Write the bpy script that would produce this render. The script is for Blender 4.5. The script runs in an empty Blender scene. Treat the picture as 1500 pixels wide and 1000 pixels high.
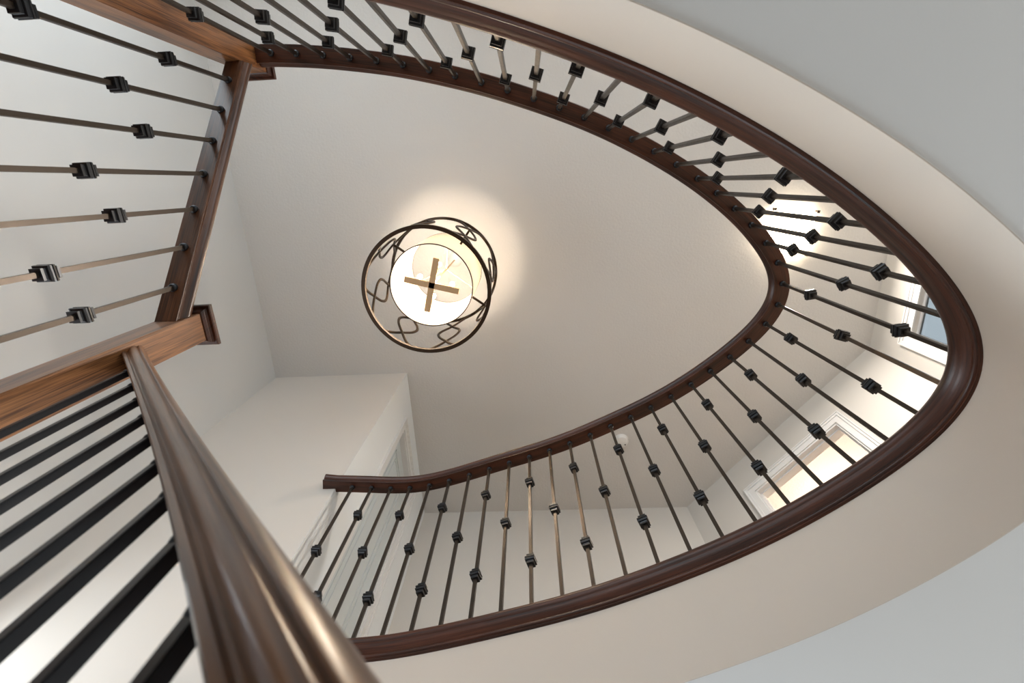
import bpy, bmesh, math
import numpy as np
from mathutils import Matrix, Vector
from mathutils.geometry import tessellate_polygon

# ---------------------------------------------------------------- frame
CZ = 1.95                    # eye height above the ground floor
UP = CZ + 1.25               # upper floor level
CEIL = CZ + 3.867            # upper ceiling
LOWC = CZ + 0.90             # ground floor ceiling
SC = bpy.context.scene
COL = SC.collection

# ---------------------------------------------------------------- materials
def mat(name):
    m = bpy.data.materials.new(name); m.use_nodes = True
    nt = m.node_tree
    return m, nt, nt.nodes['Principled BSDF']

def paint(name, col, bump=0.05, scale=220, rough=0.6, dist=0.002):
    m, nt, p = mat(name)
    p.inputs['Roughness'].default_value = rough
    tc = nt.nodes.new('ShaderNodeTexCoord')
    n = nt.nodes.new('ShaderNodeTexNoise'); n.inputs['Scale'].default_value = scale
    n.inputs['Detail'].default_value = 3
    nt.links.new(tc.outputs['Object'], n.inputs['Vector'])
    b = nt.nodes.new('ShaderNodeBump'); b.inputs['Strength'].default_value = bump; b.inputs['Distance'].default_value = dist
    nt.links.new(n.outputs['Fac'], b.inputs['Height']); nt.links.new(b.outputs['Normal'], p.inputs['Normal'])
    n2 = nt.nodes.new('ShaderNodeTexNoise'); n2.inputs['Scale'].default_value = 1.3
    nt.links.new(tc.outputs['Object'], n2.inputs['Vector'])
    r = nt.nodes.new('ShaderNodeValToRGB')
    r.color_ramp.elements[0].color = (*[c*0.975 for c in col], 1); r.color_ramp.elements[1].color = (*[min(1, c*1.025) for c in col], 1)
    nt.links.new(n2.outputs['Fac'], r.inputs['Fac']); nt.links.new(r.outputs['Color'], p.inputs['Base Color'])
    return m

def wood(name, dark, light, rough=0.32, coat=0.35):
    """stained oak: fine pores and wider figure running along u (metres) of the UV map"""
    m, nt, p = mat(name)
    uv = nt.nodes.new('ShaderNodeUVMap'); uv.uv_map = 'UVMap'
    def noise(su, sv, sc, det):
        mp = nt.nodes.new('ShaderNodeMapping'); mp.inputs['Scale'].default_value = (su, sv, 1)
        nt.links.new(uv.outputs['UV'], mp.inputs['Vector'])
        n = nt.nodes.new('ShaderNodeTexNoise'); n.inputs['Scale'].default_value = sc; n.inputs['Detail'].default_value = det
        n.inputs['Distortion'].default_value = 0.4
        nt.links.new(mp.outputs['Vector'], n.inputs['Vector']); return n
    fine = noise(7, 230, 1.0, 3); wide = noise(2.2, 34, 1.0, 4)
    mx = nt.nodes.new('ShaderNodeMix'); mx.data_type = 'FLOAT'; mx.inputs[0].default_value = 0.5
    nt.links.new(fine.outputs['Fac'], mx.inputs[2]); nt.links.new(wide.outputs['Fac'], mx.inputs[3])
    r = nt.nodes.new('ShaderNodeValToRGB')
    r.color_ramp.elements[0].position = 0.36; r.color_ramp.elements[0].color = (*dark, 1)
    r.color_ramp.elements[1].position = 0.62; r.color_ramp.elements[1].color = (*light, 1)
    nt.links.new(mx.outputs[0], r.inputs['Fac']); nt.links.new(r.outputs['Color'], p.inputs['Base Color'])
    b = nt.nodes.new('ShaderNodeBump'); b.inputs['Strength'].default_value = 0.25; b.inputs['Distance'].default_value = 0.001
    nt.links.new(fine.outputs['Fac'], b.inputs['Height']); nt.links.new(b.outputs['Normal'], p.inputs['Normal'])
    p.inputs['Roughness'].default_value = rough; p.inputs['Specular IOR Level'].default_value = 0.38
    p.inputs['Coat Weight'].default_value = coat; p.inputs['Coat Roughness'].default_value = 0.22
    return m

def metal(name, col, rough, metallic=0.6, wear=0.1):
    m, nt, p = mat(name)
    p.inputs['Metallic'].default_value = metallic
    tc = nt.nodes.new('ShaderNodeTexCoord')
    n = nt.nodes.new('ShaderNodeTexNoise'); n.inputs['Scale'].default_value = 60
    nt.links.new(tc.outputs['Object'], n.inputs['Vector'])
    mr = nt.nodes.new('ShaderNodeMapRange'); mr.inputs['To Min'].default_value = rough-wear; mr.inputs['To Max'].default_value = rough+wear
    nt.links.new(n.outputs['Fac'], mr.inputs['Value']); nt.links.new(mr.outputs['Result'], p.inputs['Roughness'])
    p.inputs['Base Color'].default_value = (*col, 1)
    return m

def glow(name, col, strength):
    m = bpy.data.materials.new(name); m.use_nodes = True; nt = m.node_tree; nt.nodes.clear()
    e = nt.nodes.new('ShaderNodeEmission'); e.inputs['Color'].default_value = (*col, 1); e.inputs['Strength'].default_value = strength
    o = nt.nodes.new('ShaderNodeOutputMaterial'); nt.links.new(e.outputs[0], o.inputs[0]); return m

M = {}
M['ceil'] = paint('stippled_ceiling_paint', (0.60, 0.58, 0.555), bump=0.38, scale=55, dist=0.006)
M['lowceil'] = paint('smooth_ceiling_paint', (0.66, 0.65, 0.64))
M['wall'] = paint('beige_wall_paint', (0.56, 0.515, 0.465))
M['whitewall'] = paint('daylight_tinted_wall_paint', (0.77, 0.80, 0.815))  # white wall with the cool window daylight put into its colour
M['fascia'] = paint('tan_beige_paint', (0.53, 0.46, 0.395))
M['leftwall'] = paint('pale_wall_paint', (0.595, 0.60, 0.595))
M['hallwall'] = paint('greige_hall_paint', (0.60, 0.575, 0.54))
M['trim'] = paint('white_trim_paint', (0.74, 0.735, 0.73), bump=0.0, rough=0.35)
M['door'] = paint('grey_white_door_paint', (0.59, 0.635, 0.645), bump=0.0, rough=0.4)
M['wood'] = wood('dark_stained_oak', (0.013, 0.004, 0.002), (0.078, 0.021, 0.008), rough=0.38, coat=0.08)
M['newel'] = wood('newel_oak', (0.050, 0.016, 0.006), (0.31, 0.130, 0.046), rough=0.36, coat=0.3)
M['stair'] = wood('shaded_rail_oak', (0.016, 0.006, 0.003), (0.120, 0.046, 0.018), rough=0.36, coat=0.15)  # same oak as the other rails, darkened to stand in for underside shade
M['rail'] = wood('near_rail_oak', (0.045, 0.016, 0.007), (0.19, 0.080, 0.032), rough=0.30, coat=0.6)  # same oak in a paler tone with a stronger coat
M['floor'] = wood('oak_floor', (0.27, 0.215, 0.165), (0.42, 0.345, 0.275), rough=0.45, coat=0.1)
M['iron'] = metal('bronze_black_iron', (0.050, 0.038, 0.029), 0.34, metallic=0.75, wear=0.05)
M['knuckle'] = metal('black_iron', (0.020, 0.021, 0.024), 0.30, metallic=0.5, wear=0.03)
M['bronze'] = metal('oiled_bronze', (0.045, 0.026, 0.014), 0.42, metallic=0.6)
M['brass'] = metal('brushed_antique_brass', (0.66, 0.44, 0.24), 0.5, metallic=0.15)
M['plastic'] = paint('white_plastic', (0.72, 0.71, 0.69), bump=0.0, rough=0.4)
M['bulb'] = glow('lit_bulb', (1.0, 0.80, 0.55), 60)
M['lamp'] = glow('lit_frosted_glass', (1.0, 0.83, 0.60), 14)

m, nt, p = mat('white_linen_shade')
tr = nt.nodes.new('ShaderNodeBsdfTranslucent'); tr.inputs['Color'].default_value = (0.86, 0.74, 0.58, 1)
df = nt.nodes.new('ShaderNodeBsdfDiffuse'); df.inputs['Color'].default_value = (0.86, 0.82, 0.74, 1)
mx = nt.nodes.new('ShaderNodeMixShader'); mx.inputs[0].default_value = 0.35
nt.links.new(df.outputs[0], mx.inputs[1]); nt.links.new(tr.outputs[0], mx.inputs[2])
nt.links.new(mx.outputs[0], nt.nodes['Material Output'].inputs[0]); M['shade'] = m

m, nt, p = mat('sky_dimming_glass')  # tint added to hold down the brightness of the sky behind
tp = nt.nodes.new('ShaderNodeBsdfTransparent'); tp.inputs['Color'].default_value = (0.40, 0.41, 0.415, 1)
gl = nt.nodes.new('ShaderNodeBsdfGlossy'); gl.inputs['Roughness'].default_value = 0.02
mx = nt.nodes.new('ShaderNodeMixShader'); mx.inputs[0].default_value = 0.05
nt.links.new(tp.outputs[0], mx.inputs[1]); nt.links.new(gl.outputs[0], mx.inputs[2])
nt.links.new(mx.outputs[0], nt.nodes['Material Output'].inputs[0]); M['glass'] = m

# ---------------------------------------------------------------- mesh helpers
def link(name, me, m, parent=None):
    o = bpy.data.objects.new(name, me); COL.objects.link(o)
    if m and not me.materials: me.materials.append(m)
    if parent: o.parent = parent
    return o

def empty(name, loc, label, cat, group=None):
    o = bpy.data.objects.new(name, None); COL.objects.link(o); o.location = loc; o.empty_display_size = 0.1
    tag(o, label, cat, group); return o

def tag(o, label, cat, group=None, kind=None):
    o['label'] = label; o['category'] = cat
    if group: o['group'] = group
    if kind: o['kind'] = kind
    return o

def struct(name, me, m, label, cat):
    return tag(link(name, me, m), label, cat, kind='structure')

class MB:
    """collects shapes into one mesh with a grain-aligned UV map"""
    def __init__(s): s.v = []; s.f = []; s.uv = []; s.sm = []
    def poly(s, pts, uvs=None, smooth=False):
        i = len(s.v); s.v += [tuple(p) for p in pts]; s.f.append(tuple(range(i, i+len(pts))))
        s.uv.append(uvs or [(p[0], p[1]) for p in pts]); s.sm.append(smooth)
    def box(s, lo, hi, M4=None, grain=2):
        x0, y0, z0 = lo; x1, y1, z1 = hi
        c = [(x0,y0,z0),(x1,y0,z0),(x1,y1,z0),(x0,y1,z0),(x0,y0,z1),(x1,y0,z1),(x1,y1,z1),(x0,y1,z1)]
        for q in ((0,3,2,1),(4,5,6,7),(0,1,5,4),(1,2,6,5),(2,3,7,6),(3,0,4,7)):
            P = [c[k] for k in q]
            oth = [a for a in range(3) if a != grain]
            uv = [(p[grain], p[oth[0]]+p[oth[1]]*1.37+sum(q)*.01) for p in P]
            s.poly([M4 @ Vector(p) for p in P] if M4 else P, uv)
    def frustum(s, cx, cy, z0, w0, z1, w1, M4=None, cap0=False, cap1=False, d0=None, d1=None):
        d0 = w0 if d0 is None else d0; d1 = w1 if d1 is None else d1
        a = [(cx-w0,cy-d0,z0),(cx+w0,cy-d0,z0),(cx+w0,cy+d0,z0),(cx-w0,cy+d0,z0)]
        b = [(cx-w1,cy-d1,z1),(cx+w1,cy-d1,z1),(cx+w1,cy+d1,z1),(cx-w1,cy+d1,z1)]
        T = (lambda p: M4 @ Vector(p)) if M4 else (lambda p: p)
        for k in range(4):
            j = (k+1) % 4
            s.poly([T(a[k]), T(a[j]), T(b[j]), T(b[k])], [(z0, k*.1), (z0, k*.1+w0*2), (z1, k*.1+w1*2), (z1, k*.1)])
        if cap0: s.poly([T(p) for p in a[::-1]])
        if cap1: s.poly([T(p) for p in b])
    def stack(s, cx, cy, prof, M4=None):
        """square lathe: prof = [(z, half width), ...] from bottom to top"""
        for k in range(len(prof)-1):
            s.frustum(cx, cy, prof[k][0], prof[k][1], prof[k+1][0], prof[k+1][1], M4, k == 0, k == len(prof)-2)
    def lathe(s, prof, n=48, c=(0,0,0), smooth=True, close=False):
        R = prof + ([prof[0]] if close else [])
        for k in range(len(R)-1):
            for i in range(n):
                a = 2*math.pi*i/n; b = 2*math.pi*(i+1)/n
                P = [(R[k][0]*math.cos(a), R[k][0]*math.sin(a), R[k][1]), (R[k][0]*math.cos(b), R[k][0]*math.sin(b), R[k][1]),
                     (R[k+1][0]*math.cos(b), R[k+1][0]*math.sin(b), R[k+1][1]), (R[k+1][0]*math.cos(a), R[k+1][0]*math.sin(a), R[k+1][1])]
                s.poly([(p[0]+c[0], p[1]+c[1], p[2]+c[2]) for p in P], None, smooth)
    def sweep(s, path, side, up, prof, closed_prof=True, caps=True, smooth=False):
        """prof = [(a along side, b along up)]"""
        path = np.asarray(path); n = len(path); L = np.r_[0, np.cumsum(np.linalg.norm(np.diff(path, axis=0), axis=1))]
        pr = np.asarray(prof, float); m = len(pr)
        peri = np.r_[0, np.cumsum(np.linalg.norm(np.diff(np.r_[pr, pr[:1]], axis=0), axis=1))]
        R = [path[i] + side[i][None]*pr[:, :1] + up[i][None]*pr[:, 1:] for i in range(n)]
        for i in range(n-1):
            for k in range(m if closed_prof else m-1):
                j = (k+1) % m
                s.poly([R[i][k], R[i][j], R[i+1][j], R[i+1][k]],
                       [(L[i], peri[k]), (L[i], peri[k+1]), (L[i+1], peri[k+1]), (L[i+1], peri[k])], smooth)
        if caps and closed_prof:
            s.poly(R[0][::-1], [(p[0]*.1, p[1]) for p in pr]); s.poly(R[-1], [(p[0]*.1, p[1]) for p in pr])
    def mesh(s, name, merge=True, bevel=0, autosmooth=None, recalc=True):
        me = bpy.data.meshes.new(name); me.from_pydata(s.v, [], s.f)
        ul = me.uv_layers.new(name='UVMap')
        flat = [c for f in s.uv for uv in f for c in uv]; ul.data.foreach_set('uv', flat)
        me.polygons.foreach_set('use_smooth', s.sm)
        bm = bmesh.new(); bm.from_mesh(me)
        if merge: bmesh.ops.remove_doubles(bm, verts=bm.verts, dist=1e-5)
        if recalc: bmesh.ops.recalc_face_normals(bm, faces=bm.faces)
        if bevel:
            bmesh.ops.bevel(bm, geom=[e for e in bm.edges if len(e.link_faces) == 2 and e.calc_face_angle(0) > 0.6],
                            offset=bevel, segments=2, affect='EDGES', clamp_overlap=True)
        if autosmooth:
            for e in bm.edges: e.smooth = not (len(e.link_faces) == 2 and e.calc_face_angle(0) > autosmooth)
            for f in bm.faces: f.smooth = True
        bm.to_mesh(me); bm.free(); me.update(); return me

def tube(pts, r, closed=False, n=8, up0=(0,0,1), flat=1.0):
    """round (or flattened) bar along 3-D points"""
    mb = MB(); P = np.asarray(pts, float); N = len(P)
    T = np.roll(P, -1, 0)-np.roll(P, 1, 0) if closed else np.gradient(P, axis=0)
    T /= np.linalg.norm(T, axis=1)[:, None]
    rings = []
    for i in range(N):
        u = np.array(up0, float) if not callable(up0) else np.asarray(up0(P[i]), float)
        sd = np.cross(T[i], u); sd /= max(np.linalg.norm(sd), 1e-6); u = np.cross(sd, T[i])
        rings.append([P[i]+sd*r*math.cos(2*math.pi*k/n)+u*r*flat*math.sin(2*math.pi*k/n) for k in range(n)])
    for i in range(N if closed else N-1):
        a = rings[i]; b = rings[(i+1) % N]
        for k in range(n):
            j = (k+1) % n; mb.poly([a[k], a[j], b[j], b[k]], None, True)
    if not closed: mb.poly(rings[0][::-1]); mb.poly(rings[-1])
    return mb

def catmull(P, per=8):
    P = np.asarray(P, float); E = np.vstack([2*P[0]-P[1], P, 2*P[-1]-P[-2]]); out = []
    for i in range(1, len(E)-2):
        p0, p1, p2, p3 = E[i-1:i+3]
        for t in np.arange(per)/per:
            out.append(0.5*((2*p1)+(-p0+p2)*t+(2*p0-5*p1+4*p2-p3)*t*t+(-p0+3*p1-3*p2+p3)*t**3))
    out.append(P[-1]); return np.array(out)

# ---------------------------------------------------------------- plan of the opening
TOPS = np.array([[-1.013, -0.548], [-0.911, -0.541], [-0.801, -0.53], [-0.692, -0.514], [-0.585, -0.498], [-0.479, -0.478], [-0.374, -0.453], [-0.27, -0.426], [-0.165, -0.397], [-0.058, -0.362], [0.048, -0.325], [0.152, -0.287], [0.256, -0.245], [0.357, -0.199], [0.454, -0.15], [0.548, -0.099], [0.646, -0.041], [0.74, 0.02], [0.825, 0.083], [0.909, 0.151], [0.989, 0.225], [1.059, 0.305], [1.127, 0.396], [1.164, 0.495], [1.154, 0.594], [1.104, 0.685], [1.032, 0.767], [0.95, 0.844], [0.864, 0.914], [0.775, 0.98], [0.682, 1.042], [0.583, 1.098], [0.486, 1.148], [0.386, 1.194], [0.284, 1.242], [0.178, 1.287], [0.073, 1.326], [-0.031, 1.36], [-0.139, 1.391], [-0.246, 1.425], [-0.354, 1.46], [-0.465, 1.493], [-0.574, 1.52], [-0.682, 1.533], [-0.786, 1.533], [-0.889, 1.523], [-0.994, 1.517]])
HR = 2.20                                            # underside of the curved rail above the eye
def smooth(P, sig, pad=10):
    E = np.r_[2*P[0]-P[pad:0:-1], P, 2*P[-1]-P[-2:-pad-2:-1]]
    k = np.exp(-.5*(np.arange(-pad, pad+1)/sig)**2); k /= k.sum()
    return np.array([[np.convolve(E[:, i], k, 'valid')[j] for i in (0, 1)] for j in range(len(P))])
CUR = catmull(TOPS, 6)
CUR = smooth(CUR, 4.0)
def frames(P):
    T = np.gradient(P, axis=0); T /= np.linalg.norm(T, axis=1)[:, None]
    return T, np.c_[-T[:, 1], T[:, 0]]               # inward normal (towards the well)
def offset(P, d):
    T, N = frames(P); return P+N*np.asarray(d).reshape(-1, 1)
def wall_ends(P, x0, x1):
    """carry the curve on to the newel and to the wall corner"""
    a = [x0, P[0, 1]-(P[0, 0]-x0)*-0.02]; b = [x1, P[-1, 1]-0.004]
    return np.vstack([a, P, b])
arc = np.r_[0, np.cumsum(np.linalg.norm(np.diff(CUR, axis=0), axis=1))]; arc /= arc[-1]
LIP = offset(CUR, np.interp(arc, [0, .40, .50, .74, .85, .93, 1], [.041, .041, .024, .021, .030, .052, .060]))
LIP = smooth(LIP, 5.0)
FASC = offset(LIP, -0.030)

def v3(P, h): return np.c_[P, np.full(len(P), CZ+h)]

# ---------------------------------------------------------------- room shell
XL, YB, XH, YK, XR, YF = -2.255, 1.525, -1.09, 2.98, 2.81, -1.75
C1, C3 = (2.81, 1.435), (1.41, 2.98)

def slab(name, lo, hi, m, label, cat):
    mb = MB(); mb.box(lo, hi, grain=0); return struct(name, mb.mesh(name), m, label, cat)

def wall(p0, p1, z0, z1, thick, holes=()):
    """wall from p0 to p1, room face on that line, thickness to the right of the direction; holes = (s0, s1, za, zb)"""
    p0 = Vector((*p0, 0)); p1 = Vector((*p1, 0)); d = (p1-p0); L = d.length; d.normalize(); n = Vector((d.y, -d.x, 0))
    M4 = Matrix(((d.x, n.x, 0, p0.x), (d.y, n.y, 0, p0.y), (0, 0, 1, 0), (0, 0, 0, 1)))
    mb = MB(); s = 0.0
    for a, b, za, zb in sorted(holes):
        mb.box((s, 0, z0), (a, thick, z1), M4)
        if za > z0: mb.box((a, 0, z0), (b, thick, za), M4)
        if zb < z1: mb.box((a, 0, zb), (b, thick, z1), M4)
        s = b
    mb.box((s, 0, z0), (L, thick, z1), M4)
    return mb, M4

mb = MB(); mb.box((-2.5, -1.9, CEIL), (2.95, 5.3, CEIL+0.12), grain=0); 
BR = [(2.95, 1.50), (5.1, 2.50), (5.1, 5.2), (2.95, 5.2)]
mb.poly([(*p, CEIL) for p in BR]); mb.poly([(*p, CEIL+.12) for p in BR])
struct('ceiling', mb.mesh('ceiling'), M['ceil'], 'pale stippled upper ceiling above the open stairwell', 'ceiling')
slab('floor', (-6, -6, -0.1), (8, 8, 0), M['floor'], 'oak ground floor far below the stairwell', 'floor')

mb, _ = wall((XL, YF), (XL, YB), 0, CEIL, -0.14, [(0.50-YF, 1.40-YF, CZ+0.45, CZ+1.25)])
struct('wall_left', mb.mesh('wall_left'), M['leftwall'], 'pale wall running up the left side of the stairwell', 'wall')
mb, _ = wall((XL-0.14, YB), (XH-.001, YB), 0, CEIL, -0.14)
struct('wall_stairwell', mb.mesh('wall_stairwell'), M['wall'], 'beige wall beside the stairs with a sharp outside corner', 'wall')
mb, _ = wall((XL-0.14, YF), (XR+0.14, YF), 0, CEIL, 0.14, [(0.25, 1.75, CZ+1.5, CZ+3.3), (2.795, 4.795, CZ+1.6, CZ+3.2)])
struct('wall_front', mb.mesh('wall_front'), M['hallwall'], 'front wall of the upper hall, behind the top of the opening', 'wall')

# hall wall with door_1 (room face looks towards +x)
D1 = (1.905, 2.52); D1H = CZ+3.56
mb, _ = wall((XH, YB+0.001), (XH, YK+0.14), UP-0.35, CEIL, -0.14, [(D1[0]-YB-0.001, D1[1]-YB-0.001, UP, D1H)])
struct('wall_hall', mb.mesh('wall_hall'), M['whitewall'], 'white hall wall around the corner, holding the grey panel door', 'wall')
mb, _ = wall((XH-0.14, YK), (C3[0], YK), UP-0.35, CEIL, -0.12)
struct('wall_back', mb.mesh('wall_back'), M['hallwall'], 'greige back wall of the hall behind the balusters', 'wall')
# diagonal wall with the lit doorway
dv = Vector((C1[0]-C3[0], C1[1]-C3[1], 0)); DL = dv.length
DG0, DG1, DGH = 0.605, 1.440, CZ+3.465
mb, MD = wall(C3, C1, UP-0.35, CEIL, -0.115, [(DG0, DG1, UP, DGH)])
struct('wall_diagonal', mb.mesh('wall_diagonal'), M['hallwall'], 'angled greige wall holding the warmly lit doorway', 'wall')
WY0, WY1, WZ0, WZ1 = -0.10, 1.215, CZ+2.05, CZ+3.47
mb, MR = wall((XR, YF), (XR, C1[1]+0.05), UP-0.35, CEIL, 0.055, [(WY0-YF, WY1-YF, WZ0, WZ1)])
struct('wall_right', mb.mesh('wall_right'), M['hallwall'], 'greige right hall wall holding the daylit window', 'wall')
# the room behind the doorway
mb = MB(); mb.box((5.0, 2.45, UP), (5.1, 5.2, CEIL)); mb.box((1.0, 5.1, UP), (5.1, 5.2, CEIL)); mb.box((1.0, 3.1, UP), (1.1, 5.2, CEIL)); mb.poly([(2.95, 1.50, UP), (5.1, 2.50, UP), (5.1, 2.50, CEIL), (2.95, 1.50, CEIL)])
struct('wall_bedroom', mb.mesh('wall_bedroom'), M['wall'], 'warm lit walls of the room beyond the angled doorway', 'wall')

# floor structure with the opening
HOLE = offset(FASC, -0.0012); hole = [(p[0], p[1]) for p in HOLE]
hole = [(XL, FASC[0, 1]-0.005), (-1.09, FASC[0, 1]-0.005)] + hole + [(XH, YB), (XL, YB)]
def holed(outer, h, flip):
    pts = outer+hole
    tris = tessellate_polygon([[Vector((*p, 0)) for p in outer], [Vector((*p, 0)) for p in hole]])
    mb = MB()
    for t in tris: mb.poly([(pts[i][0], pts[i][1], h) for i in t])
    return mb
mb = holed([(XL-0.14, YF-0.1), (5.2, YF-0.1), (5.2, 5.2), (XL-0.14, 5.2)], UP, False)
struct('floor_upper', mb.mesh('floor_upper'), M['floor'], 'oak floor of the upper hall around the opening', 'floor')
mb = holed([(-6, -6), (8, -6), (8, 8), (-6, 8)], LOWC, True)
struct('ceiling_lower', mb.mesh('ceiling_lower'), M['lowceil'], 'smooth ground floor ceiling around the curved opening', 'ceiling')
# curved fascia between the two
mb = MB(); FP = np.vstack([[[XL, FASC[0, 1]-0.005], [-1.09, FASC[0, 1]-0.005]], FASC, [[XH+0.002, YB-0.001]]])
T, N = frames(FP)
prof = [(0, 0.8965), (0, 1.19), (-0.0025, 1.245), (-0.0025, 0.8965)]
mb.sweep(v3(FP, 0), np.c_[N, 0*N[:, :1]], np.tile([0, 0, 1.0], (len(FP), 1)), prof, smooth=False)
struct('wall_fascia', mb.mesh('wall_fascia', autosmooth=0.5), M['fascia'], 'smooth beige curved band below the dark wood nosing of the opening', 'wall')
# thin shadow reveal bead at its foot
# lower walls that close the ground floor on the street side
mb = MB(); mb.box((-6, -6.1, 0), (8, -6, LOWC)); mb.box((-6.1, -6.1, 0), (-6, 8, LOWC))
struct('wall_ground', mb.mesh('wall_ground'), M['hallwall'], 'ground floor walls out of sight below the opening', 'wall')

# ---------------------------------------------------------------- wood nosing
NP = wall_ends(LIP, -1.085, XH)
T, N = frames(NP)
prof = [(-0.10, 1.250), (-0.10, 1.258), (-0.012, 1.258), (-0.003, 1.254), (0.000, 1.245), (-0.001, 1.236), (-0.005, 1.229), (-0.0065, 1.226),
        (-0.008, 1.219), (-0.012, 1.211), (-0.017, 1.204), (-0.020, 1.200), (-0.0185, 1.197), (-0.0178, 1.193), (-0.019, 1.189), (-0.023, 1.186),
        (-0.0225, 1.182), (-0.030, 1.179), (-0.045, 1.179), (-0.045, 1.250)]
mb = MB(); mb.sweep(v3(NP, 0), np.c_[N, 0*N[:, :1]], np.tile([0, 0, 1.0], (len(NP), 1)), prof)
struct('trim_1', mb.mesh('trim_1', autosmooth=0.9), M['wood'], 'dark wood nosing moulding running round the curved floor edge', 'trim')

# ---------------------------------------------------------------- balusters
HB = 0.0066
def bar_mesh(name, top, bottom, lean=0.0):
    mb = MB(); mb.frustum(0, 0, bottom, HB, top, HB, None, True, True); return mb.mesh(name, bevel=0.0012)
KPROF = [(-.0205, .0085), (-.0205, .0125), (-.0145, .0125), (-.0135, .0105), (-.0095, .0120), (-.0085, .0165), (-.0035, .0175), (-.0025, .0158),
         (.0025, .0158), (.0035, .0175), (.0085, .0165), (.0095, .0120), (.0135, .0105), (.0145, .0125), (.0205, .0125), (.0205, .0085)]
KPROF = [(z*1.12, w if abs(w-.0085) < 1e-6 else w*1.12) for z, w in KPROF]
mb = MB(); mb.stack(0, 0, KPROF); KN = mb.mesh('knuckle'); KN.materials.append(M['knuckle'])
mb = MB(); mb.lathe([(0.0, 0.002), (.0125, .002), (.0135, -.004), (.0125, -.010), (.0085, -.014), (0.0, -.014)], 16); SH = mb.mesh('collar'); SH.materials.append(M['knuckle'])
mb = MB(); mb.stack(0, 0, [(0, .0150), (.010, .0150), (.022, .0085), (.024, .0085)]); FT = mb.mesh('foot_collar'); FT.materials.append(M['knuckle'])

def baluster(parent, base, zrot, mesh, ks, foot=None):
    b = bpy.data.objects.new('baluster', mesh); COL.objects.link(b); b.parent = parent
    b.location = base; b.rotation_euler = (0, 0, zrot)
    for k in ks:
        o = bpy.data.objects.new('knuckle', KN); COL.objects.link(o); o.parent = b; o.location = (0, 0, -k)
    o = bpy.data.objects.new('collar', SH); COL.objects.link(o); o.parent = b
    if foot is not None:
        o = bpy.data.objects.new('foot_collar', FT); COL.objects.link(o); o.parent = b; o.location = (0, 0, foot)
    return b

RAILP = [(-.0335, 0), (.0335, 0), (.0345, .004), (.0300, .010), (.0290, .016), (.0340, .022), (.0405, .029), (.0425, .038), (.0410, .047), (.0350, .055),
         (.0260, .0605), (.0180, .062), (.0120, .0655), (0, .0675), (-.0120, .0655), (-.0180, .062), (-.0260, .0605), (-.0350, .055), (-.0410, .047), (-.0425, .038), (-.0405, .029),
         (-.0340, .022), (-.0290, .016), (-.0300, .010), (-.0345, .004)]

# ---- curved guard
curved = empty('curved_railing', (0, 0, UP), 'dark oak guard rail with knuckled iron balusters sweeping round the curved upper floor opening', 'railing')
RP = np.vstack([[[-1.078, -0.5500]], CUR, [[-1.09, 1.512], [-1.155, 1.502]]])
T, N = frames(RP)
mb = MB(); mb.sweep(v3(RP, HR)-[0, 0, UP], np.c_[N, 0*N[:, :1]], np.tile([0, 0, 1.0], (len(RP), 1)), RAILP)
link('handrail', mb.mesh('handrail', autosmooth=0.7), M['wood'], curved)
TC, NC = frames(CUR)
BM = bar_mesh('baluster', 0.003, -(HR-1.256)); BM.materials.append(M['iron'])
for i in range(len(TOPS)):
    p = CUR[i*6]; t = TC[i*6]
    baluster(curved, (p[0], p[1], CZ+HR-UP), math.atan2(t[1], t[0]), BM, (.475,) if i % 2 == 0 else (.228, .728))

# ---- newel posts
def newel(name, cx, cy, w, zb, zt, label):
    o = empty(name, (cx, cy, zb), label, 'newel post', 'square oak newel posts')
    mb = MB(); mb.box((-w/2, -w/2, 0), (w/2, w/2, zt-zb)); link('shaft', mb.mesh('shaft', bevel=0.002), M['newel'], o)
    mb = MB(); h = w/2; z = zt-zb
    mb.stack(0, 0, [(z-.020, h), (z-.018, h+.004), (z-.010, h+.009), (z-.004, h+.010), (z, h+.012), (z, h+.020), (z+.004, h+.022), (z+.016, h+.022), (z+.020, h+.018), (z+.050, .006)])
    link('cap', mb.mesh('cap'), M['wood'], o)
    return o
newel('newel_post', -1.123, -0.5385, 0.086, UP-0.30, CZ+2.290, 'square oak newel post at the top left, where the curved guard rail begins')
newel('newel_post', -1.0960, 0.3915, 0.090, CZ+0.32, CZ+1.475, 'square oak newel post at the left, where the near blurred handrail ends')

# ---- sloping rail between the newels
SL = 0.827; X0 = -1.10
def hflight(y): return 2.000-SL*(y+0.418)
fl = empty('stair_railing', (X0, -0.05, CZ+0.7), 'straight sloping oak rail with horizontal looking iron balusters between the two newel posts', 'railing', 'stair railings')
o0 = np.array([X0, -0.05, CZ+0.7])
ys = np.array([-0.4945, 0.3455]); path = np.array([[X0, y, CZ+hflight(y)] for y in ys])-o0
sd = np.tile([1.0, 0, 0], (2, 1)); u = np.array([0, 0, 1.0]); up = np.tile(u/1.0, (2, 1))
mb = MB(); mb.sweep(path, sd, up, [(a, b*1.25) for a, b in RAILP])
link('handrail', mb.mesh('handrail', autosmooth=0.7), M['stair'], fl)
def tread_h(y):                                     # top of the tread (above the eye) under that y
    k = math.floor((y+0.50)/0.225); return 1.25-0.186*(k+1)
for i in range(8):
    y = -0.418+0.11245*i-(0.0 if i < 7 else 1)
    if i == 7: continue
    h = hflight(y); ft = tread_h(y)
    me = bar_mesh('baluster', 0.012, -(h-ft)); me.materials.append(M['iron'])
    baluster(fl, (0, y-o0[1], CZ+h-o0[2]), 0, me, (.328, .785) if i % 2 == 0 else (.472,))

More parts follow.
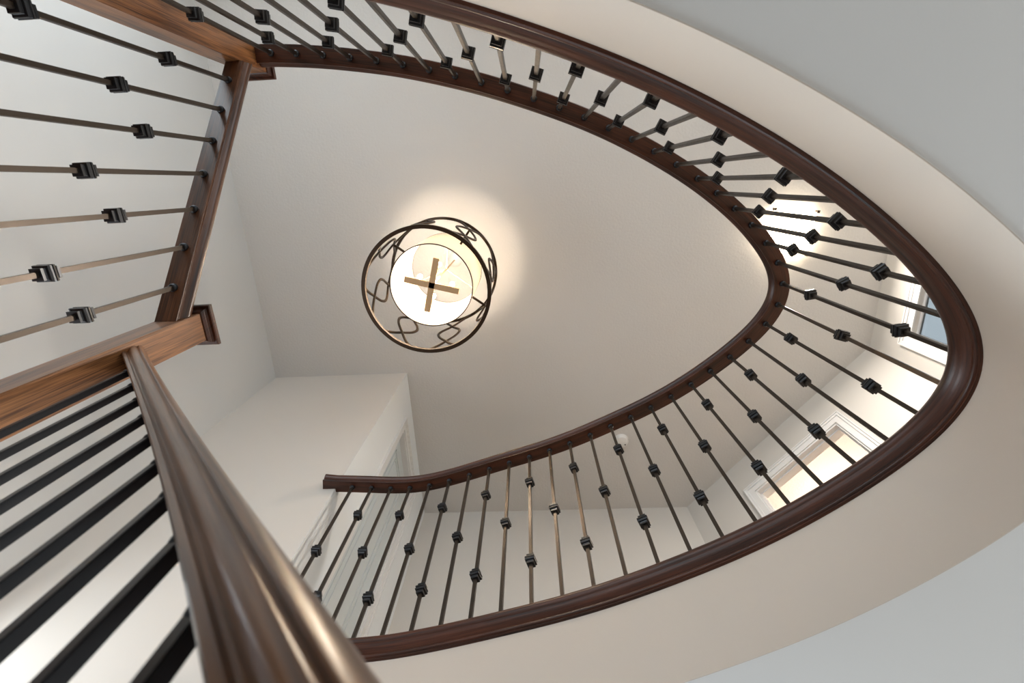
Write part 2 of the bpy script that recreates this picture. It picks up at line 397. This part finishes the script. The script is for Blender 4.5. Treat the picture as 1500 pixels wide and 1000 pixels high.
# upper flight and landing (left of the rail, below the frame)
mb = MB()
for k in range(4):
    y0 = -0.50+0.225*k; h = 1.25-0.186*(k+1)
    mb.box((XL, y0-0.02, CZ+h-0.03), (-1.062, y0+0.225, CZ+h), grain=0); mb.box((XL, y0-0.02, CZ+h), (-1.075, y0-0.002, CZ+h+0.155), grain=0)
mb.box((XL, 0.36, CZ+0.27), (-1.04, YB, CZ+0.32), grain=0)
struct('floor_landing', mb.mesh('floor_landing'), M['newel'], 'oak treads and landing of the upper flight, out of view', 'stairs')

# ---- near handrail curving down past the eye
y0, th, h0, mm, Wd, Hd, cc, ch = .391, -.033, 1.136, 1.065, .062, .050, -.339, -.012
ds = 0.02; s = np.arange(0, 1.56, ds); t = th+cc*s
px = -1.05+np.r_[0, np.cumsum(np.cos((t[1:]+t[:-1])/2)*ds)]; py = y0+np.r_[0, np.cumsum(np.sin((t[1:]+t[:-1])/2)*ds)]
ph = h0-(mm*s+ch*s*s/2)
near = empty('stair_railing', (-0.5, 0.35, CZ-0.6), 'thick blurred oak handrail with black bars close by at the bottom left', 'railing', 'stair railings')
o1 = np.array([-0.5, 0.35, CZ-0.6])
tan = np.c_[np.cos(t), np.sin(t), -(mm+ch*s)]; tan /= np.linalg.norm(tan, axis=1)[:, None]
sdv = np.c_[-np.sin(t), np.cos(t), 0*t]; upv = np.cross(tan, sdv); upv *= np.sign(upv[:, 2:3])
hp = [(.024, 0), (.027, .0025), (.027, .0085), (.0225, .0105), (.0212, .013), (.0255, .017), (.0300, .0225), (.0308, .028), (.0288, .033), (.0255, .0352),
      (.0243, .0368), (.0262, .0385), (.0264, .0405), (.0215, .0460), (.0125, .0492)]
NPROF = hp+[(0, .0502)]+[(-a, b) for a, b in hp[::-1]]
upv[0] = [0, 0, 1.0/abs(upv[0, 2])]
mb = MB(); mb.sweep(np.c_[px, py, CZ+ph]-o1, sdv, upv, NPROF)
link('handrail', mb.mesh('handrail', autosmooth=0.55), M['rail'], near)
sb = [.083, .186, .283, .383, .483, .585, .681, .772, .862, .958, 1.054, 1.150, 1.246, 1.342, 1.438]
lwb = MB()
for i, q in enumerate(sb):
    x, y, h, a = np.interp(q, s, px), np.interp(q, s, py), np.interp(q, s, ph), np.interp(q, s, t)
    k = i//3; ft = h0-mm*(sb[3*k]+.10)-0.86
    me = bar_mesh('baluster', 0.010, -(h-ft)); me.materials.append(M['knuckle'])
    b = baluster(near, (x-o1[0], y-o1[1], CZ+h-o1[2]), a, me, ())
    for c in b.children:
        if c.name.startswith('collar'): c.scale = (.72, .72, .8)
    if i % 3 == 0:
        q0, q1 = q-0.06, q+0.24
        x0_, y0_, a0 = np.interp(q0, s, px), np.interp(q0, s, py), np.interp(q0, s, t)
        x1_, y1_, a1 = np.interp(q1, s, px), np.interp(q1, s, py), np.interp(q1, s, t)
        n0 = np.array([-math.sin(a0), math.cos(a0)]); n1 = np.array([-math.sin(a1), math.cos(a1)])
        A = np.array([x0_, y0_]); Bq = np.array([x1_, y1_]); z = CZ+ft
        def cl(p): return (p[0], min(p[1], YB-.004))
        quad = [cl(A-n0*.04), cl(Bq-n1*.04), cl(Bq+n1*1.1), cl(A+n0*1.1)]
        mb = lwb; lo = [(p[0], p[1], z-.035) for p in quad]; hi = [(p[0], p[1], z) for p in quad]
        mb.poly(lo[::-1]); mb.poly(hi)
        for e in range(4): mb.poly([lo[e], lo[(e+1) % 4], hi[(e+1) % 4], hi[e]])
struct('floor_stairs', lwb.mesh('floor_stairs'), M['newel'], 'oak treads of the lower flight, out of view below the eye', 'stairs')

# ---------------------------------------------------------------- doors and window
def casing(mb, M4, a, b, z0, z1, w, out, proud, sill=False):
    """stepped casing round an opening a..b, z0..z1; out = sign of the room side along local y"""
    def bx(s0, s1, za, zb, p): mb.box((s0, min(0, out*p), za), (s1, max(0, out*p), zb), M4)
    lo = z0-w if sill else z0
    for s0, s1, p in ((0, w*.62, proud*.6), (w*.62, w*.88, proud), (w*.88, w, proud*1.35)):
        bx(a-s1, a-s0, lo, z1+s1, p); bx(b+s0, b+s1, lo, z1+s1, p); bx(a-s0 if s0 else a, b+s0 if s0 else b, z1+s0, z1+s1, p)
        if sill: bx(a-s0, b+s0, z0-s1, z0-s0, p)

# door_1: grey-white panel door in the white hall wall
MH = Matrix(((0, -1, 0, XH), (1, 0, 0, 0), (0, 0, 1, 0), (0, 0, 0, 1)))      # local x -> +Y, local y -> -X (into the wall)
d1 = tag(bpy.data.objects.new('door_1', None), 'closed grey white panel door with white casing round the corner', 'door', kind='structure'); COL.objects.link(d1)
mb = MB(); casing(mb, MH, D1[0], D1[1], UP, D1H, 0.072, -1, 0.016); link('casing', mb.mesh('casing'), M['trim'], d1)
mb = MB()
mb.box((D1[0], 0, UP), (D1[0]+.014, .14, D1H), MH); mb.box((D1[1]-.014, 0, UP), (D1[1], .14, D1H), MH); mb.box((D1[0], 0, D1H-.014), (D1[1], .14, D1H), MH)
link('jamb', mb.mesh('jamb'), M['trim'], d1)
a, b = D1[0]+.014, D1[1]-.014
mb = MB(); mb.box((a, .045, UP+.01), (b, .08, D1H-.014), MH)
st_ = .10
for za, zb in ((UP+.30, D1H-.13),):                       # raised moulding frames of the panels
    for w0, w1, pr in ((0, .016, .006), (.050, .062, .006)):
        x0, x1, z0, z1 = a+st_+w0, b-st_-w0, za+w0, zb-w0; w = w1-w0
        mb.box((x0, .045-pr, z0), (x0+w, .045, z1), MH); mb.box((x1-w, .045-pr, z0), (x1, .045, z1), MH)
        mb.box((x0, .045-pr, z0), (x1, .045, z0+w), MH); mb.box((x0, .045-pr, z1-w), (x1, .045, z1), MH)
link('door_leaf', mb.mesh('door_leaf'), M['door'], d1)

# door_2: open doorway in the angled wall
d2 = tag(bpy.data.objects.new('door_2', None), 'white cased doorway glowing warm from the lit room behind the lower right balusters', 'door', kind='structure'); COL.objects.link(d2)
mb = MB(); casing(mb, MD, DG0, DG1, UP, DGH, 0.075, 1, 0.016); link('casing', mb.mesh('casing'), M['trim'], d2)
mb = MB()
mb.box((DG0, -.115, UP), (DG0+.014, 0, DGH), MD); mb.box((DG1-.014, -.115, UP), (DG1, 0, DGH), MD); mb.box((DG0, -.115, DGH-.014), (DG1, 0, DGH), MD)
mb.box((DG0+.014, -.075, UP), (DG0+.026, -.040, DGH-.014), MD); mb.box((DG1-.026, -.075, UP), (DG1-.014, -.040, DGH-.014), MD); mb.box((DG0+.026, -.075, DGH-.026), (DG1-.026, -.040, DGH-.014), MD)
link('jamb', mb.mesh('jamb'), M['trim'], d2)

# window_1 in the right hall wall
MW = Matrix(((0, 1, 0, XR), (1, 0, 0, 0), (0, 0, 1, 0), (0, 0, 0, 1)))       # local x -> +Y, local y -> +X (into the wall)
w1 = tag(bpy.data.objects.new('window_1', None), 'white cased window with pale sky behind the balusters at the far right', 'window', kind='structure'); COL.objects.link(w1)
mb = MB(); casing(mb, MW, WY0, WY1, WZ0, WZ1, 0.088, -1, 0.018, True); link('casing', mb.mesh('casing'), M['trim'], w1)
mb = MB(); f = .016
mb.box((WY0, .028, WZ0), (WY0+f, .055, WZ1), MW); mb.box((WY1-f, .028, WZ0), (WY1, .055, WZ1), MW)
mb.box((WY0+f, .028, WZ1-f), (WY1-f, .055, WZ1), MW); mb.box((WY0+f, .028, WZ0), (WY1-f, .055, WZ0+f), MW)
link('window_frame', mb.mesh('window_frame'), M['trim'], w1)
mb = MB(); mb.box((WY0+f, .040, WZ0+f), (WY1-f, .045, WZ1-f), MW); link('window_pane', mb.mesh('window_pane'), M['glass'], w1)
# added_window_2: out of view, added to the front wall to bring in daylight
w2 = tag(bpy.data.objects.new('added_window_2', None), 'unseen tall front wall windows, added to bring in daylight', 'window', kind='structure'); COL.objects.link(w2)
MF = Matrix(((1, 0, 0, XL-.14), (0, -1, 0, YF), (0, 0, 1, 0), (0, 0, 0, 1)))
mb = MB(); casing(mb, MF, .25, 1.75, CZ+1.5, CZ+3.3, 0.088, -1, 0.018, True); casing(mb, MF, 2.795, 4.795, CZ+1.6, CZ+3.2, 0.088, -1, 0.018, True); link('casing', mb.mesh('casing'), M['trim'], w2)

# ---------------------------------------------------------------- chandelier
CX, CY, H1 = -0.589, 0.564, 2.70
R = 0.362; H2 = 3.34; HS0, HS1, RS = 2.845, 3.45, 0.250
ch_ = empty('chandelier', (CX, CY, CZ+H1), 'round bronze scrollwork lantern with a white drum shade lit inside', 'chandelier')
def ring(h, name, w, t):
    mb = MB(); mb.lathe([(R-t, h-w/2), (R+t, h-w/2), (R+t, h+w/2), (R-t, h+w/2)], 96, smooth=False, close=True)
    link(name, mb.mesh(name, autosmooth=0.6), M['bronze'], ch_)
ring(0, 'bottom_ring', .024, .011); ring(H2-H1, 'top_ring', .020, .009)
HH = H2-H1; PH0 = math.radians(37)
for k in range(8):
    c = PH0+k*math.pi/4
    for sg in (-1, 1):
        key = [(-19, .012), (-14.5, .03), (-10, .075), (-5, .155), (0, .25), (5, .33), (9, .405), (11, .5), (9, .595), (5, .67), (0, .75), (-5, .845), (-10, .925), (-14.5, .97), (-19, .988)]
        P = catmull([(c+math.radians(a)*sg, z*HH) for a, z in key], 6)
        r_ = R-.002*sg
        mb = tube([(r_*math.cos(a), r_*math.sin(a), z) for a, z in P], .0095, n=8, up0=lambda p: (p[0], p[1], 0), flat=.7)
        link('scroll', mb.mesh('scroll', recalc=True), M['bronze'], ch_)
# drum shade: open cylinder with a fine rim
mb = MB(); a, b = HS0-H1, HS1-H1
mb.lathe([(RS-.0015, a), (RS+.0015, a), (RS+.0015, b), (RS-.0015, b)], 96, close=True)
sh = link('drum_shade', mb.mesh('drum_shade', autosmooth=0.6), M['shade'], ch_)
for z in (a, b):
    mb = MB(); mb.lathe([(RS-.003, z-.003), (RS+.003, z-.003), (RS+.003, z+.003), (RS-.003, z+.003)], 96, close=True)
    link('rim', mb.mesh('rim'), M['bronze'], sh)
# spokes from the frame to the shade
for k in range(4):
    c = PH0+k*math.pi/2
    mb = MB(); mb.box((RS, -.007, HH*.74-.005), (R, .007, HH*.74+.005), Matrix.Rotation(c, 4, 'Z'), grain=0)
    link('spoke', mb.mesh('spoke'), M['bronze'], ch_)
# cross of arms with candle sleeves and bulbs
rot = math.radians(15.5+0)
zc = HS0-H1+.015
for k in range(2):
    mb = MB(); mb.box((-.168, -.0180, zc-.008), (.168, .0180, zc+.008), Matrix.Rotation(rot+k*math.pi/2, 4, 'Z'), grain=0)
    link('cross_arm', mb.mesh('cross_arm', bevel=.001), M['brass'], ch_)
for k in range(4):
    c = rot+k*math.pi/2; q = (.105*math.cos(c), .105*math.sin(c))
    mb = MB(); mb.lathe([(0, zc+.008), (.020, zc+.008), (.020, zc+.014), (.011, zc+.016), (.011, zc+.12), (0, zc+.12)], 20, c=(*q, 0))
    cs = link('candle_sleeve', mb.mesh('candle_sleeve'), M['plastic'], ch_)
    mb = MB(); mb.lathe([(.0, zc+.12), (.008, zc+.122), (.015, zc+.142), (.016, zc+.155), (.012, zc+.175), (.005, zc+.195), (0, zc+.203)], 20, c=(*q, 0))
    link('bulb', mb.mesh('bulb'), M['bulb'], cs)
# stem, shade spider and ceiling canopy
mb = MB(); mb.lathe([(0, zc), (.012, zc), (.012, zc+.03), (.006, zc+.035), (.006, CEIL-CZ-H1-.02), (0, CEIL-CZ-H1-.02)], 16)
link('stem', mb.mesh('stem'), M['brass'], ch_)
mb = MB()
for k in range(3):
    mb.box((0, -.004, b-.028), (RS, .004, b-.022), Matrix.Rotation(rot+.4+k*2*math.pi/3, 4, 'Z'), grain=0)
link('shade_spider', mb.mesh('shade_spider'), M['brass'], ch_)
zt = CEIL-CZ-H1
mb = MB(); mb.lathe([(0, zt-.030), (.012, zt-.030), (.030, zt-.026), (.050, zt-.014), (.055, zt-.004), (.055, zt), (0, zt)], 40)
link('canopy', mb.mesh('canopy', autosmooth=0.6), M['plastic'], ch_)

# ---------------------------------------------------------------- flush ceiling light
cl_ = empty('ceiling_light', (2.02, 0.46, CEIL), 'square frosted flush ceiling light glowing behind the upper right balusters', 'ceiling light')
RZ = Matrix.Rotation(math.radians(6), 4, 'Z')
mb = MB(); mb.stack(0, 0, [(-.030, .085), (-.030, .095), (0, .095)], RZ); link('ceiling_plate', mb.mesh('ceiling_plate'), M['bronze'], cl_)
mb = MB(); mb.stack(0, 0, [(-.085, .06), (-.080, .110), (-.060, .150), (-.045, .158), (-.038, .158)], RZ); link('glass_shade', mb.mesh('glass_shade', autosmooth=.6), M['lamp'], cl_)
for q in ((.162, .162), (-.162, .162), (.162, -.162), (-.162, -.162)):
    mb = MB(); mb.box((q[0]-.010, q[1]-.010, -.062), (q[0]+.010, q[1]+.010, -.030), RZ); link('clip', mb.mesh('clip'), M['bronze'], cl_)
# smoke detector
sm = empty('smoke_detector', (0.775, 2.25, CEIL), 'small round white smoke detector on the ceiling behind the lower balusters', 'smoke detector')
mb = MB(); mb.lathe([(0, -.040), (.030, -.040), (.052, -.034), (.060, -.020), (.066, -.012), (.068, 0), (0, 0)], 40); link('housing', mb.mesh('housing', autosmooth=.6), M['plastic'], sm)
mb = MB(); mb.lathe([(0, -.002), (.006, -.002), (.006, .002), (0, .002)], 12, c=(.030, .02, -.041)); link('indicator', mb.mesh('indicator'), M['bronze'], sm)

# ---------------------------------------------------------------- lights
def plight(name, loc, power, col, rad, parent=None):
    L = bpy.data.lights.new(name, 'POINT'); L.energy = power; L.color = col; L.shadow_soft_size = rad
    o = bpy.data.objects.new(name, L); COL.objects.link(o); o.location = loc; return o
W_ = (1.0, 0.85, 0.68)
plight('chandelier_lamp', (CX, CY, CZ+H1+zc+.26), 9.5, W_, .05)
plight('bedroom_lamp', (3.3, 3.4, CEIL-.45), 85, (1.0, 0.86, 0.72), .12)
def alight(name, loc, rot, sx, sy, power, col):
    L = bpy.data.lights.new(name, 'AREA'); L.shape = 'RECTANGLE'; L.size = sx; L.size_y = sy; L.energy = power; L.color = col
    o = bpy.data.objects.new(name, L); COL.objects.link(o); o.location = loc; o.rotation_euler = rot; return o
H_ = math.pi/2
alight('hall_lamp', (2.02, 0.46, CEIL-.10), (0, 0, 0), .24, .24, 36, (1.0, 0.92, 0.83))
alight('added_hall_fill', (1.4, YF-.12, CZ+2.3), (H_, 0, 0), 2.0, 1.4, 5, (0.95, 0.98, 1.0))  # added fill for the hall, from an unseen invented window
alight('landing_window_fill', (XL-.10, .95, CZ+.85), (0, -H_, 0), .8, .9, 13, (0.86, 0.94, 1.0))  # unseen landing window, its light added to brighten the right of the fascia
alight('added_foyer_fill', (XL-.14+1.0, YF-.12, CZ+2.2), (H_, 0, 0), 1.5, 1.3, 8.5, (0.90, 0.96, 1.0))  # added cool fill for the left wall and newel, source unseen
alight('ground_fill_cool', (1.0, 7.9, 1.4), (H_, 0, math.pi), 7, 2.4, 150, (0.70, 0.86, 1.0))  # added cool fill standing in for unseen ground floor windows
alight('ground_fill_warm', (7.9, -1.0, 1.4), (H_, 0, H_), 6, 2.4, 72, (1.0, 0.97, 0.92))  # added fill to raise the ground floor ambient, no window built here
w = bpy.data.worlds.new('overcast_sky'); SC.world = w; w.use_nodes = True
bg = w.node_tree.nodes['Background']; bg.inputs['Color'].default_value = (0.80, 0.92, 1.0, 1); bg.inputs['Strength'].default_value = 1.6

# ---------------------------------------------------------------- camera
cam = bpy.data.cameras.new('camera'); co = bpy.data.objects.new('camera', cam); COL.objects.link(co)
cam.sensor_width = 36; cam.lens = 705/1500*36; cam.clip_start = 0.01
RX, RY, RZ_ = [0.9985041037894258, -0.03732577846835995, -0.039954236038328615], [0.04796159143760124, 0.9487900942910311, 0.3122451644493291], [0.02625338954207964, -0.31369434683613107, 0.9491610065213408]
m3 = Matrix((RX, RY, RZ_))                              # world axes in camera (right, down, forward)
right, down, fwd = m3.col[0], m3.col[1], m3.col[2]
co.matrix_world = Matrix(((right.x, -down.x, -fwd.x, 0), (right.y, -down.y, -fwd.y, 0), (right.z, -down.z, -fwd.z, CZ), (0, 0, 0, 1)))
cam.dof.use_dof = True; cam.dof.focus_distance = 2.2; cam.dof.aperture_fstop = 5.6
SC.camera = co
SC.view_settings.view_transform = 'Standard'; SC.view_settings.look = 'None'
SC.view_settings.gamma = 1; SC.view_settings.use_curve_mapping = False
SC.view_settings.exposure = 0.98
